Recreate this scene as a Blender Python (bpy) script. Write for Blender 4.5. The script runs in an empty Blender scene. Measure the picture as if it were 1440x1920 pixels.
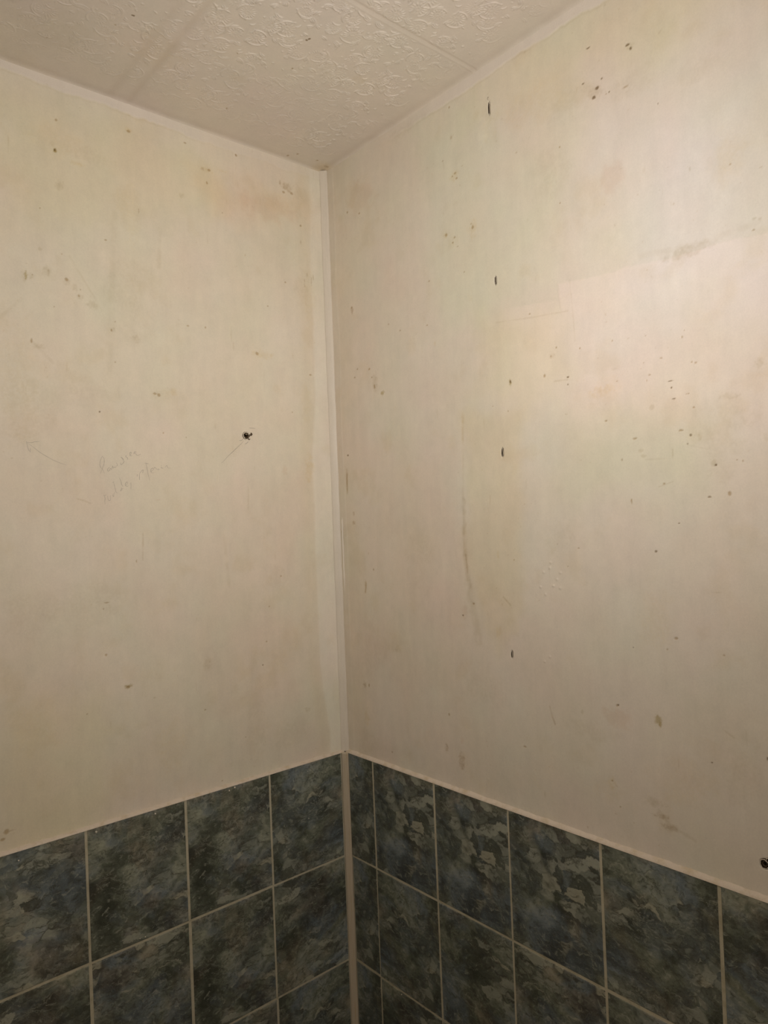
import bpy, bmesh, math
import numpy as np
from mathutils import Vector, Matrix

scene = bpy.context.scene
H = 2.4201          # ceiling height
T = 0.006           # plaster lies this far behind the tile faces
RX, RY = -1.90, -2.30   # far sides of the small room

# ---------------------------------------------------------------- camera
YAW, PITCH, ROLL, FPX = 0.85749615, 0.01062514, -0.03898864, 1344.23
CAM = Vector((-1.05710041, -1.40038746, 1.55810823))
fwd = Vector((math.cos(PITCH)*math.cos(YAW), math.cos(PITCH)*math.sin(YAW), math.sin(PITCH)))
rt = Vector((math.sin(YAW), -math.cos(YAW), 0)); up = rt.cross(fwd)
rt2 = math.cos(ROLL)*rt + math.sin(ROLL)*up
up2 = -math.sin(ROLL)*rt + math.cos(ROLL)*up
cd = bpy.data.cameras.new('camera'); cam = bpy.data.objects.new('camera', cd)
scene.collection.objects.link(cam)
cam.matrix_world = Matrix(((rt2.x, up2.x, -fwd.x, CAM.x), (rt2.y, up2.y, -fwd.y, CAM.y), (rt2.z, up2.z, -fwd.z, CAM.z), (0, 0, 0, 1)))
cd.sensor_fit = 'VERTICAL'; cd.sensor_height = 24.0; cd.lens = 24.0*FPX/1920.0
cd.clip_start = 0.02
scene.camera = cam

# ---------------------------------------------------------------- world and light
w = bpy.data.worlds.new('world'); scene.world = w; w.use_nodes = True
w.node_tree.nodes['Background'].inputs[0].default_value = (1.0, 0.9, 0.78, 1)
w.node_tree.nodes['Background'].inputs[1].default_value = 0.02

# a hand torch held high beside the camera, and a weak soft fill light added behind the photographer
LAMP_POS = Vector((-0.68, -1.21, 1.87)); LAMP_AIM = LAMP_POS+Vector((0.49, 0.85, 0.10))
LAMP_POWER = 28.6; LAMP_K = 2.4
ld = bpy.data.lights.new('hand_torch', 'POINT'); ld.energy = LAMP_POWER; ld.color = (1.0, 0.955, 0.91)
ld.shadow_soft_size = 0.012
lo = bpy.data.objects.new('hand_torch', ld); scene.collection.objects.link(lo); lo.location = LAMP_POS
lo.rotation_euler = (LAMP_AIM-LAMP_POS).to_track_quat('-Z', 'Y').to_euler()
ld.use_nodes = True; nt = ld.node_tree; em = nt.nodes['Emission']
tc = nt.nodes.new('ShaderNodeTexCoord'); sp = nt.nodes.new('ShaderNodeSeparateXYZ')
nt.links.new(tc.outputs['Normal'], sp.inputs[0])
mz = nt.nodes.new('ShaderNodeMath'); mz.operation = 'MULTIPLY'; mz.inputs[1].default_value = -1.0; mz.use_clamp = True
nt.links.new(sp.outputs['Z'], mz.inputs[0])
pw = nt.nodes.new('ShaderNodeMath'); pw.operation = 'POWER'; pw.inputs[1].default_value = LAMP_K
nt.links.new(mz.outputs[0], pw.inputs[0]); nt.links.new(pw.outputs[0], em.inputs['Strength'])

l2 = bpy.data.lights.new('fill_light', 'POINT'); l2.energy = 7.5; l2.color = (1.0, 0.94, 0.87); l2.shadow_soft_size = 0.08  # unseen lamp, added to lift the ambient level
lo2 = bpy.data.objects.new('fill_light', l2); scene.collection.objects.link(lo2); lo2.location = (-1.25, -1.85, 2.10)

vs = scene.view_settings
scene.display_settings.display_device = 'sRGB'
vs.view_transform = 'Standard'; vs.look = 'None'; vs.gamma = 1.0; vs.use_curve_mapping = False
vs.exposure = 0.0

# ---------------------------------------------------------------- measured marks (metres along the wall, height)
MARKS_R = '''d 0.7402 2.3355 0.004 0.0011; g 0.815 2.2987 0.0093 0.005; d 0.8115 2.3032 0.0041 0.0017; d 0.8167 2.2944 0.0021 0.0025; d 0.7636 2.2726 0.0022 0.0017; d 0.7283 2.281 0.0026 0.0013; d 0.754 2.2613 0.0033 0.0026; d 0.7473 2.2484 0.0033 0.0026; g 0.7506 2.2531 0.0132 0.0123; d 0.7761 2.2444 0.0016 0.0013; b 0.7701 2.2437 0.0015 0.001; b 0.6767 2.1948 0.0018 0.0018; d 0.8579 2.1868 0.0011 0.001; b 0.4232 2.3209 0.0031 0.0063; b 0.4207 2.3837 0.0019 0.0021; b 0.3971 2.284 0.0019 0.0013; b 0.5833 2.2242 0.0016 0.0012; b 0.673 2.098 0.0015 0.0012; b 0.9624 2.0498 0.0013 0.0012; g 0.9034 2.0663 0.0017 0.0032; g 0.9918 1.961 0.003 0.0019; g 0.9995 1.9583 0.0022 0.0022; b 0.9904 1.9456 0.0019 0.001; y 0.4292 2.243 0.0139 0.0116; b 0.4294 2.2462 0.0031 0.0016; b 0.4331 2.235 0.0031 0.0021; b 0.4218 2.2427 0.0019 0.0013; y 0.4699 2.1219 0.013 0.0186; b 0.47 2.124 0.0029 0.0031; b 0.4662 2.1316 0.0017 0.0012; y 0.4176 2.1135 0.0137 0.0149; b 0.421 2.12 0.003 0.0016; b 0.416 2.1108 0.0023 0.0016; b 0.3977 2.1319 0.0031 0.0032; y 0.3977 2.1319 0.0078 0.0064; b 0.4286 2.0992 0.0023 0.0011; b 0.5983 1.9218 0.0024 0.0013; g 0.6432 1.8368 0.0069 0.0056; b 0.6409 1.8364 0.0017 0.0011; b 0.7004 1.8383 0.0013 0.0018; b 0.6528 1.8491 0.0014 0.0019; d 0.6745 1.7934 0.0022 0.0016; d 0.6739 1.7805 0.0017 0.0011; b 0.6254 1.804 0.0019 0.0029; o 0.5478 1.8057 0.0036 0.006; d 0.5479 1.8067 0.0015 0.003; b 0.5029 1.7672 0.0016 0.0012; b 0.54 1.7527 0.0013 0.001; y 0.4243 1.754 0.0044 0.0138; y 0.4211 1.7222 0.0033 0.0192; g 0.7644 1.7907 0.0059 0.0022; y 0.7563 1.7657 0.0278 0.0211; y 0.7359 1.7575 0.0224 0.0107; b 0.7683 1.7698 0.0015 0.0009; d 0.8591 1.755 0.0052 0.001; d 0.8604 1.7441 0.0014 0.0011; b 0.8835 1.7306 0.0013 0.001; b 0.8868 1.7308 0.0012 0.001; d 0.8638 1.7263 0.0034 0.001; b 0.894 1.7087 0.002 0.0014; g 0.8267 1.7185 0.0045 0.0042; b 0.7446 1.708 0.0024 0.0013; d 0.8873 1.6677 0.0021 0.0018; d 0.8818 1.6553 0.0013 0.0013; g 0.901 1.6629 0.0024 0.0064; b 0.8727 1.6767 0.0034 0.0012; g 0.8575 1.643 0.0013 0.0099; b 0.7952 1.6731 0.0037 0.0013; g 0.8054 1.6523 0.0046 0.0026; g 0.8087 1.6434 0.0046 0.0025; b 0.7709 1.6408 0.0013 0.0022; b 0.8415 1.597 0.0019 0.0012; b 0.8995 1.7754 0.002 0.0016; b 0.8938 1.7773 0.0012 0.0012; g 0.9207 1.622 0.0039 0.0047; d 0.923 1.6194 0.002 0.0016; d 0.9114 1.5728 0.0028 0.0012; b 0.9412 1.5767 0.0023 0.0031; b 0.7849 1.5721 0.0012 0.0043; g 0.9473 1.7181 0.0137 0.0054; g 0.957 1.645 0.0135 0.0138; y 1.0001 1.7561 0.0185 0.0267; g 0.991 1.7579 0.0072 0.0067; g 0.9943 1.6509 0.0035 0.0075; g 0.9239 1.6761 0.0354 0.0471; g 0.9698 1.6856 0.0294 0.0228; g 0.9289 1.6127 0.0233 0.0196; b 0.8211 1.8328 0.0009 0.0008; b 0.8807 1.8181 0.0011 0.0015; b 0.8844 1.827 0.0008 0.0008; b 0.7627 1.8377 0.0013 0.0011; b 0.8461 1.7931 0.0027 0.0008; b 0.8254 1.7701 0.0018 0.0013; b 0.8205 1.7617 0.0011 0.0017; b 0.9539 1.6246 0.001 0.001; b 0.962 1.6223 0.001 0.001; b 0.8164 1.7913 0.0009 0.0008; d 0.8629 1.535 0.0013 0.001; d 0.8234 1.4912 0.0023 0.0019; b 0.6816 1.4956 0.0017 0.0012; b 0.6583 1.4637 0.0011 0.0009; b 0.6379 1.5029 0.0011 0.0009; y 0.5011 1.4824 0.0033 0.0072; b 0.5394 1.4729 0.0015 0.0012; g 0.9171 1.4312 0.0071 0.001; d 0.7767 1.3348 0.0012 0.001; b 0.8506 1.3569 0.0026 0.0017; b 0.835 1.3378 0.0011 0.0021; b 0.9232 1.339 0.0018 0.0013; b 0.743 1.2348 0.002 0.0022; d 0.7451 1.236 0.0013 0.0012; y 0.4946 1.3337 0.008 0.0103; g 0.1991 1.2705 0.009 0.0084; b 0.4329 1.3841 0.0028 0.0017; r 0.4091 1.3686 0.0088 0.0151; d 0.4028 1.3585 0.0021 0.0015; b 0.3524 1.1495 0.0022 0.0029; o 0.8148 1.2243 0.0055 0.0094; o 0.8181 1.2182 0.0027 0.0051; r 0.3874 1.1039 0.0046 0.0088; b 0.3424 1.0791 0.0048 0.0101; b 0.3836 1.0609 0.0077 0.0176; d 0.898 1.1761 0.0014 0.0012; g 0.6753 1.2122 0.0022 0.0037; d 0.9781 1.1998 0.0015 0.003; y 0.7269 1.1029 0.0083 0.0108; y 0.7192 1.0884 0.0274 0.0163; b 0.741 1.0667 0.0016 0.0013; g 0.5886 1.0478 0.002 0.0078; b 0.8133 1.0724 0.0132 0.0043; b 0.8285 1.0585 0.0148 0.0051; g 0.8051 1.0912 0.017 0.0086; b 0.7281 1.1067 0.0019 0.0014; b 0.0846 2.0556 0.0062 0.0087; b 0.083 2.0623 0.0031 0.0025; b 0.1388 1.9064 0.0035 0.0024; b 0.096 1.9143 0.0026 0.0016; b 0.1471 1.8852 0.0029 0.0018; g 0.1577 1.8711 0.0095 0.0242; b 0.1553 1.8629 0.0025 0.0049; o 0.1823 1.8439 0.0065 0.0054; b 0.0848 1.8961 0.003 0.0016; d 0.0469 1.7154 0.0035 0.0018; b 0.0609 1.5753 0.0045 0.0051; b 0.0596 1.5537 0.0053 0.0051; b 0.1262 1.4436 0.0019 0.0027; b 0.0968 1.4091 0.0032 0.01; y 0.0945 1.4027 0.0059 0.0151; b 0.0783 1.1706 0.0061 0.0076; b 0.0942 1.1717 0.002 0.0043; p 0.097 1.1223 0.014 0.0202; y 0.0816 1.0946 0.0101 0.0178; b 0.3322 1.9629 0.0033 0.0011; y 0.3535 1.919 0.0032 0.0055; r 0.124 2.3037 0.0536 0.0416; y 0.0914 2.3283 0.0255 0.0372; y 0.5255 2.2952 0.0198 0.034; p 0.5056 2.2988 0.0144 0.0243; y 0.9638 2.0631 0.0272 0.0395; b 0.1241 2.2725 0.0033 0.002; b 0.0808 2.2902 0.0028 0.0025; b 0.3437 2.0531 0.0026 0.0015; b 0.443 2.0436 0.0022 0.0013; g 0.299 1.9534 0.005 0.0034; b 0.249 1.9704 0.0026 0.0017; b 0.2113 1.9932 0.0018 0.0018; g 0.2911 2.3987 0.0543 0.0135; y 0.6258 2.2992 0.0765 0.0378; g 0.703 2.2629 0.0465 0.0271; g 0.9235 2.2071 0.0351 0.0195; g 0.8217 2.2413 0.0503 0.0251; b 0.8047 2.2385 0.0062 0.0017; g 0.6648 2.1583 0.0355 0.0462; r 0.7773 2.105 0.0205 0.0259; g 0.8955 1.9456 0.0426 0.0096; g 0.644 1.5124 0.0449 0.0283; g 0.2884 1.48 0.0495 0.0687; y 0.819 1.3933 0.027 0.0508; g 0.4479 1.2191 0.0565 0.0424; g 0.6929 1.1835 0.043 0.0166; r 0.7451 1.2158 0.0301 0.0142; y 0.8508 1.1324 0.0532 0.0415; g 0.9403 1.1704 0.0312 0.0624; g 0.114 1.2426 0.0586 0.0749; g 0.1012 1.0299 0.0601 0.0378; b 0.5466 1.1249 0.0038 0.0014; b 0.1671 1.0319 0.0026 0.0017'''
MARKS_L = '''o 0.6258 2.2787 0.0026 0.0039; d 0.6258 2.2797 0.0016 0.0025; b 0.622 2.3378 0.002 0.0021; y 0.4823 2.3643 0.007 0.0055; b 0.4824 2.3621 0.0035 0.0027; b 0.36 2.377 0.0026 0.0015; b 0.237 2.3882 0.0023 0.0024; b 0.2383 2.389 0.0014 0.0012; b 0.312 2.3046 0.002 0.0035; b 0.321 2.3323 0.0053 0.0035; y 0.3109 2.3329 0.016 0.0047; b 0.3058 2.3344 0.004 0.0024; y 0.2759 2.3419 0.011 0.003; g 0.3717 2.2607 0.0063 0.0057; y 0.5854 2.2654 0.0146 0.0042; b 0.4672 2.2035 0.0015 0.0055; b 0.1135 2.3386 0.0034 0.0026; b 0.0909 2.3409 0.004 0.0026; b 0.1229 2.3587 0.0031 0.0051; b 0.101 2.3522 0.0157 0.0103; b 0.0683 2.2699 0.0026 0.0021; b 0.0701 2.2284 0.0019 0.0052; b 0.2771 2.2481 0.0016 0.0014; b 0.6559 2.1617 0.0012 0.0012; b 0.6197 2.0838 0.0016 0.0016; g 0.6583 2.0845 0.0033 0.0035; b 0.5363 2.1291 0.0026 0.0015; g 0.6193 2.2147 0.009 0.0102; g 0.6874 2.0301 0.006 0.0118; o 0.6846 2.0307 0.0028 0.0089; g 0.6756 2.0315 0.0042 0.0064; b 0.6727 2.034 0.0013 0.0014; g 0.6483 2.0467 0.0077 0.0101; b 0.6447 2.0444 0.0019 0.006; g 0.6117 2.0337 0.0069 0.0082; b 0.6126 2.0366 0.003 0.0031; g 0.5984 2.0229 0.005 0.0062; b 0.5876 2.0218 0.0013 0.0013; g 0.5881 2.0073 0.0061 0.0062; b 0.591 2.0089 0.002 0.0021; g 0.5634 1.996 0.0124 0.0084; b 0.6364 1.9809 0.0012 0.0012; b 0.6784 1.912 0.0017 0.0044; g 0.6641 1.9021 0.0112 0.005; b 0.523 1.97 0.0014 0.0014; g 0.5277 1.9534 0.0053 0.0053; b 0.5309 1.9519 0.0017 0.0025; g 0.4843 1.9414 0.0122 0.0076; b 0.5258 1.8893 0.0018 0.0014; d 0.5593 1.7889 0.0015 0.0014; b 0.4471 1.8338 0.0034 0.0022; g 0.4302 1.8308 0.0277 0.0177; b 0.4382 1.8313 0.0034 0.0033; y 0.4066 1.8406 0.0094 0.0067; b 0.2023 1.9458 0.0042 0.0037; y 0.1883 1.945 0.0284 0.0098; b 0.3691 1.9843 0.0027 0.0015; b 0.3284 1.9868 0.0018 0.0019; b 0.1693 2.0594 0.0019 0.0015; b 0.1185 2.1244 0.0024 0.0018; b 0.1128 1.8185 0.0018 0.0014; b 0.4319 1.7537 0.0017 0.0011; b 0.0568 1.9122 0.0035 0.0018; r 0.1397 1.6801 0.0073 0.0112; r 0.4473 1.6166 0.0057 0.0015; b 0.4971 1.4948 0.0013 0.0032; b 0.5587 1.4184 0.0046 0.0012; b 0.5653 1.4067 0.0013 0.001; o 0.5219 1.2499 0.0086 0.0042; b 0.523 1.249 0.0032 0.0021; g 0.352 1.2654 0.0124 0.0135; y 0.1822 1.2392 0.0343 0.0313; b 0.1948 1.3716 0.0018 0.0014; b 0.2052 1.2934 0.0018 0.0016; d 0.2171 1.2424 0.0018 0.0013; b 0.3606 1.1711 0.0025 0.0011; b 0.6029 1.2122 0.0012 0.0012; b 0.2668 1.0925 0.0016 0.0014; g 0.1009 1.1185 0.0092 0.0062; b 0.7468 1.035 0.0044 0.0037; b 0.7531 1.024 0.0035 0.0028; b 0.7382 1.0352 0.0054 0.0014; b 0.3271 1.0127 0.0019 0.0014; b 0.0637 2.1334 0.0016 0.0117; b 0.055 2.1531 0.0016 0.0065; b 0.0432 2.1399 0.0016 0.0118; b 0.0379 2.1512 0.0016 0.0079; g 0.0739 2.1123 0.022 0.0387; y 0.0514 2.097 0.016 0.0781; y 0.1396 2.3128 0.0609 0.0253; r 0.1622 2.2882 0.082 0.0301; y 0.628 2.3003 0.0606 0.0307; y 0.7063 1.8483 0.0356 0.1165; g 0.5851 1.8302 0.0601 0.0309; y 0.0703 1.6849 0.0124 0.0383; y 0.071 1.8379 0.0155 0.0513; g 0.1224 2.5379 0.0633 0.0385; g 0.6812 1.7922 0.0547 0.0785; g 0.4948 2.0418 0.0663 0.0865; y 0.4891 2.2045 0.0226 0.0653; g 0.6931 1.4132 0.045 0.0578; y 0.6997 1.2024 0.0545 0.0572; g 0.1706 1.4386 0.0286 0.0244; b 0.1606 1.4378 0.0019 0.0016; g 0.5789 1.4205 0.0604 0.051; g 0.143 1.0791 0.0596 0.0366; y 0.4399 1.1123 0.035 0.0646; g 0.2399 1.1242 0.0275 0.0939; g 0.0708 2.3502 0.0225 0.0182; b 0.3818 1.7472 0.0012 0.0011; g 0.5697 2.2878 0.0638 0.0147; b 0.5632 1.318 0.0021 0.002'''
MARKS_C = '''d 0.5704 0.2423 0.0021 0.002; d 0.5678 0.2427 0.0015 0.0021; d 0.3033 0.3682 0.0024 0.0023; d 0.3012 0.3734 0.0019 0.0028; b 0.2792 0.2856 0.002 0.0026; b 0.3148 0.0957 0.0017 0.0025; b 0.0396 0.0315 0.003 0.003; b 0.0939 0.0285 0.0022 0.0032; b 0.1078 0.0091 0.0025 0.0037; b 0.0054 0.0215 0.0065 0.0052; y 0.027 0.0249 0.0179 0.0154; y 0.3485 0.2 0.0183 0.0134; y 0.5075 0.1861 0.0565 0.0601; g 0.6608 0.1213 0.0539 0.0581; b 0.6653 0.1006 0.0018 0.0015; y 0.6765 -0.0193 0.0578 0.0515; b 0.5842 0.2022 0.0015 0.0015; y 0.155 0.3365 0.0146 0.017; b 0.3835 0.2625 0.0019 0.0015'''
LINES_R = '''g .9 0.0016 0.8645 2.2933 0.8726 2.2989; g .35 0.0029 0.4246 1.7593 0.4159 1.5994 0.4124 1.4814; g .6 0.0058 0.4167 1.5886 0.4153 1.4814 0.4233 1.4176; g .5 0.0101 0.421 1.4281 0.4319 1.3649 0.4432 1.3131; b .5 0.0019 0.4167 1.4815 0.4205 1.4441; g .35 0.0013 0.6859 1.9597 0.6893 1.9172 0.6915 1.8521; g .4 0.0013 0.5191 1.9247 0.6063 1.914 0.6801 1.9075; g .3 0.0047 0.8179 1.9612 0.904 1.951 0.9813 1.9532 1.0099 1.9547; b .5 0.0015 0.6072 1.2098 0.6121 1.1915 0.6173 1.18; g .4 0.0011 0.9491 1.2354 0.9503 1.2111; g .6 0.0016 0.9161 1.2289 0.9318 1.2196; p .6 0.0018 0.4771 1.5859 0.4788 1.5671; p .5 0.0012 0.7763 1.9389 0.78 1.957; p .4 0.0016 0.4929 1.8843 0.4913 1.8536; b .3 0.0009 0.8325 1.5926 0.8564 1.5994; b .9 0.0027 0.0407 1.6825 0.0392 1.6248; b .6 0.0026 0.0968 1.4091 0.0937 1.3902; g .5 0.0028 0.8091 1.0797 0.8219 1.0665 0.8431 1.0563 0.868 1.0492; g .7 0.0021 0.51 1.4012 0.5261 1.3869; p .4 0.0016 0.5401 2.0257 0.5491 2.003; g .5 0.0015 0.6465 1.7907 0.6743 1.7888; g .5 0.0011 0.8825 1.6528 0.9223 1.6408; g .4 0.0012 0.8121 1.6372 0.8477 1.6357'''
LINES_L = '''g .8 0.0012 0.6088 1.6205 0.5942 1.6162 0.5825 1.611; g .35 0.0028 0.6775 1.9102 0.6642 1.8971 0.6417 1.875; g .35 0.0019 0.2371 1.6405 0.2391 1.5928; g .3 0.002 0.6062 2.0826 0.5781 2.0369 0.5493 1.99; g .3 0.0048 0.4231 2.1769 0.4283 2.0982; g .25 0.0066 0.5164 2.1868 0.5381 1.8658; g .25 0.0035 0.7295 1.9463 0.6932 1.9861; b .4 0.0014 0.482 1.5495 0.484 1.496; g .3 0.0039 0.3019 1.5419 0.2937 1.4253; p .4 0.0013 0.4931 1.6353 0.4861 1.6192'''
PATCHES_R = [('pink', [(0.514, 1.947), (0.729, 1.925), (0.864, 1.815), (0.755, 1.644), (0.441, 1.736)]), ('pink', [(0.662, 1.959), (1.009, 1.936), (1.135, 1.918), (1.122, 1.584), (0.784, 1.641), (0.669, 1.661)]), ('green', [(0.311, 2.458), (0.501, 2.337), (0.675, 2.145), (0.643, 1.957), (0.48, 1.939), (0.377, 1.92), (0.312, 2.184)]), ('green2', [(0.655, 1.728), (0.808, 1.742), (0.885, 1.713), (0.897, 1.599), (0.78, 1.555), (0.659, 1.587)]), ('yellow', [(0.48, 1.939), (0.658, 1.911), (0.669, 1.801), (0.598, 1.755), (0.472, 1.795)]), ('yellow2', [(0.425, 1.759), (0.574, 1.749), (0.561, 1.384), (0.493, 1.298), (0.424, 1.439)]), ('cream', [(0.477, 2.411), (0.732, 2.422), (1.024, 2.297), (1.022, 2.246), (0.859, 2.273), (0.743, 2.217), (0.494, 2.215)]), ('pinkb', [(0.139, 1.65), (0.417, 1.674), (0.414, 1.514), (0.445, 1.292), (0.218, 1.137), (0.116, 1.28)]), ('highlight', [(0.781, 2.191), (1.005, 2.166), (1.046, 1.834), (0.775, 1.852)])]
PATCHES_L = [('peach', [(0.322, 2.305), (0.023, 2.363), (0.027, 2.277), (0.3, 2.235)]), ('cream', [(0.717, 2.359), (0.472, 2.383), (0.269, 2.344), (0.299, 2.241), (0.724, 2.115)]), ('pinkb', [(0.735, 1.769), (0.545, 1.802), (0.542, 1.594), (0.74, 1.598)]), ('pinkb', [(0.348, 1.658), (0.102, 1.659), (0.125, 1.162), (0.368, 1.151)]), ('yellow', [(0.75, 1.279), (0.586, 1.228), (0.575, 0.941), (0.759, 0.965)])]
WRITING = [[(0.5575, 1.7024), (0.5605, 1.6959), (0.5625, 1.6886), (0.5617, 1.6815), (0.5583, 1.6772), (0.5544, 1.6693)], [(0.5575, 1.7024), (0.5541, 1.6975), (0.5544, 1.6888), (0.5575, 1.6801), (0.5622, 1.6685)], [(0.5432, 1.6804), (0.5461, 1.68), (0.5481, 1.6767), (0.5471, 1.6733), (0.5441, 1.6753), (0.5428, 1.6796), (0.5405, 1.676)], [(0.5405, 1.676), (0.5381, 1.6841), (0.5372, 1.6793), (0.5352, 1.682)], [(0.5352, 1.682), (0.5335, 1.6808), (0.5313, 1.6813)], [(0.5306, 1.6905), (0.5289, 1.6872), (0.5293, 1.6843), (0.5326, 1.6832)], [(0.5214, 1.702), (0.5165, 1.6962), (0.5156, 1.6919), (0.5217, 1.6863), (0.5215, 1.691)], [(0.5214, 1.702), (0.5192, 1.7006), (0.5157, 1.697)], [(0.5102, 1.706), (0.5113, 1.7027), (0.5081, 1.7009), (0.5075, 1.6987), (0.5089, 1.6969)], [(0.5038, 1.7047), (0.5004, 1.7089), (0.5003, 1.7122), (0.503, 1.7103), (0.502, 1.7047), (0.4983, 1.7056)], [(0.4934, 1.7146), (0.4931, 1.7117), (0.4947, 1.7087)], [(0.4935, 1.7139), (0.489, 1.7125)], [(0.4966, 1.7101), (0.4921, 1.7107), (0.4892, 1.7066), (0.4854, 1.7067), (0.4808, 1.7091)], [(0.5572, 1.6276), (0.5549, 1.6211), (0.5554, 1.6153), (0.5553, 1.6088)], [(0.5529, 1.6275), (0.5559, 1.6254)], [(0.5504, 1.6253), (0.549, 1.6181), (0.5465, 1.6159), (0.5444, 1.6184), (0.5441, 1.6267)], [(0.5403, 1.6293), (0.5394, 1.6245), (0.538, 1.6238), (0.5378, 1.6289), (0.5355, 1.6325)], [(0.5377, 1.6531), (0.5362, 1.647), (0.5346, 1.6383), (0.5329, 1.6322), (0.5297, 1.631)], [(0.5392, 1.6514), (0.5365, 1.6529)], [(0.5258, 1.6609), (0.5233, 1.6551), (0.5216, 1.6478), (0.5191, 1.6434)], [(0.5243, 1.6405), (0.521, 1.6398), (0.5223, 1.6361), (0.5245, 1.6351), (0.5229, 1.6383), (0.5174, 1.64)], [(0.5143, 1.6449), (0.51, 1.6497), (0.5106, 1.6525), (0.5132, 1.6508), (0.5142, 1.6464), (0.5117, 1.6439), (0.5084, 1.6449)], [(0.5036, 1.6515), (0.5027, 1.6456), (0.5038, 1.6383)], [(0.4895, 1.6687), (0.49, 1.6635)], [(0.4852, 1.6695), (0.4851, 1.662), (0.4854, 1.6564)], [(0.485, 1.6687), (0.4813, 1.674), (0.477, 1.6771), (0.4783, 1.6714), (0.4772, 1.6726)], [(0.4738, 1.6898), (0.471, 1.6906), (0.4688, 1.6787), (0.4667, 1.6667), (0.464, 1.6562)], [(0.471, 1.6906), (0.4654, 1.6896)], [(0.4621, 1.6735), (0.4565, 1.6774), (0.4564, 1.6812), (0.46, 1.6796), (0.4612, 1.6758), (0.4598, 1.6716), (0.4544, 1.6714)], [(0.4541, 1.6797), (0.4532, 1.6827), (0.4509, 1.6817), (0.4479, 1.6775)], [(0.4446, 1.6806), (0.4463, 1.6791), (0.4451, 1.6776), (0.4423, 1.6791)], [(0.439, 1.6845), (0.4383, 1.6815), (0.4343, 1.6815)], [(0.4392, 1.6871), (0.4384, 1.6866)], [(0.4319, 1.6823), (0.4299, 1.6839), (0.4269, 1.6873), (0.4252, 1.6832), (0.4227, 1.6813), (0.4188, 1.682)]]
ARROW_A = [[(0.6919, 1.7233), (0.6851, 1.7185), (0.6768, 1.7117), (0.6703, 1.7063), (0.658, 1.6984), (0.6475, 1.6925), (0.6359, 1.6876), (0.6261, 1.6842)], [(0.6932, 1.7263), (0.6916, 1.7183), (0.6895, 1.7102), (0.6866, 1.7063)], [(0.6924, 1.7243), (0.6849, 1.7236), (0.6801, 1.725), (0.6711, 1.726)], [(0.6866, 1.7063), (0.6866, 1.7134)]]
ARROW_B = [[(0.3019, 1.695), (0.2954, 1.7002), (0.2861, 1.7094), (0.2767, 1.7174), (0.2672, 1.7255), (0.2577, 1.7336), (0.251, 1.7392), (0.2451, 1.7461)], [(0.2562, 1.7464), (0.2507, 1.7463), (0.2449, 1.7515)], [(0.2443, 1.7548), (0.243, 1.7507), (0.2404, 1.7475)], [(0.2426, 1.7383), (0.2378, 1.7406), (0.2334, 1.7445)], [(0.2298, 1.7754), (0.2222, 1.7754), (0.2146, 1.775)]]
CRUMBS_L = [(0.5956, 0.9897, 0.0022), (0.7303, 0.9818, 0.0014), (0.4794, 0.9895, 0.0018), (0.3153, 0.9902, 0.002), (0.3024, 0.9935, 0.0024), (0.1118, 0.9789, 0.0011), (0.1138, 0.8702, 0.0013), (0.5086, 0.7572, 0.0013), (0.5193, 0.7584, 0.001), (0.151, 0.9669, 0.001)]
CRUMBS_R = [(0.1751, 0.4935, 0.0012), (0.0499, 1.0012, 0.001)]

# ---------------------------------------------------------------- helpers
def smooth(a, b, x):
    t = np.clip((x-a)/(b-a), 0, 1); return t*t*(3-2*t)

def vnoise(x, y, seed):
    xi = np.floor(x).astype(np.int64); yi = np.floor(y).astype(np.int64)
    fx = x-xi; fy = y-yi; fx = fx*fx*(3-2*fx); fy = fy*fy*(3-2*fy)
    def h(a, b):
        n = (a*374761393 + b*668265263 + seed*1274126177) & 0xffffffff
        n = ((n ^ (n >> 13))*1274126177) & 0xffffffff
        return ((n ^ (n >> 16)) & 0xffff)/65535.0
    a = h(xi, yi); b = h(xi+1, yi); c = h(xi, yi+1); d = h(xi+1, yi+1)
    return (a*(1-fx)+b*fx)*(1-fy)+(c*(1-fx)+d*fx)*fy

def fbm(x, y, seed, octs=4):
    r = 0; a = .5; s = 0
    for o in range(octs):
        r = r + a*vnoise(x*2**o+o*17.3, y*2**o-o*9.1, seed+o); s += a; a *= .55
    return r/s - .5

def link(name, me, parent=None, kind=None, label=None, cat=None, group=None):
    o = bpy.data.objects.new(name, me); scene.collection.objects.link(o)
    if parent: o.parent = parent
    if kind: o['kind'] = kind
    if label: o['label'] = label
    if cat: o['category'] = cat
    if group: o['group'] = group
    return o

def grid_mesh(name, co, mat, col=None, flip=False):
    n, m = co.shape[:2]; me = bpy.data.meshes.new(name)
    idx = np.arange(n*m).reshape(n, m)
    q4 = np.stack([idx[:-1, :-1], idx[1:, :-1], idx[1:, 1:], idx[:-1, 1:]], -1).reshape(-1, 4)
    if flip: q4 = q4[:, ::-1]
    me.vertices.add(n*m); me.vertices.foreach_set('co', co.reshape(-1).astype(np.float32))
    k = len(q4); me.loops.add(k*4); me.loops.foreach_set('vertex_index', q4.reshape(-1).astype(np.int32))
    me.polygons.add(k); me.polygons.foreach_set('loop_start', np.arange(0, k*4, 4, dtype=np.int32))
    me.polygons.foreach_set('loop_total', np.full(k, 4, dtype=np.int32))
    me.polygons.foreach_set('use_smooth', np.ones(k, dtype=bool))
    me.update(calc_edges=True)
    if col is not None:
        a = me.color_attributes.new('paint', 'FLOAT_COLOR', 'POINT')
        c4 = np.ones((n*m, 4), dtype=np.float32); c4[:, :3] = col.reshape(-1, 3)
        a.data.foreach_set('color', c4.reshape(-1))
    me.materials.append(mat)
    return me

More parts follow.
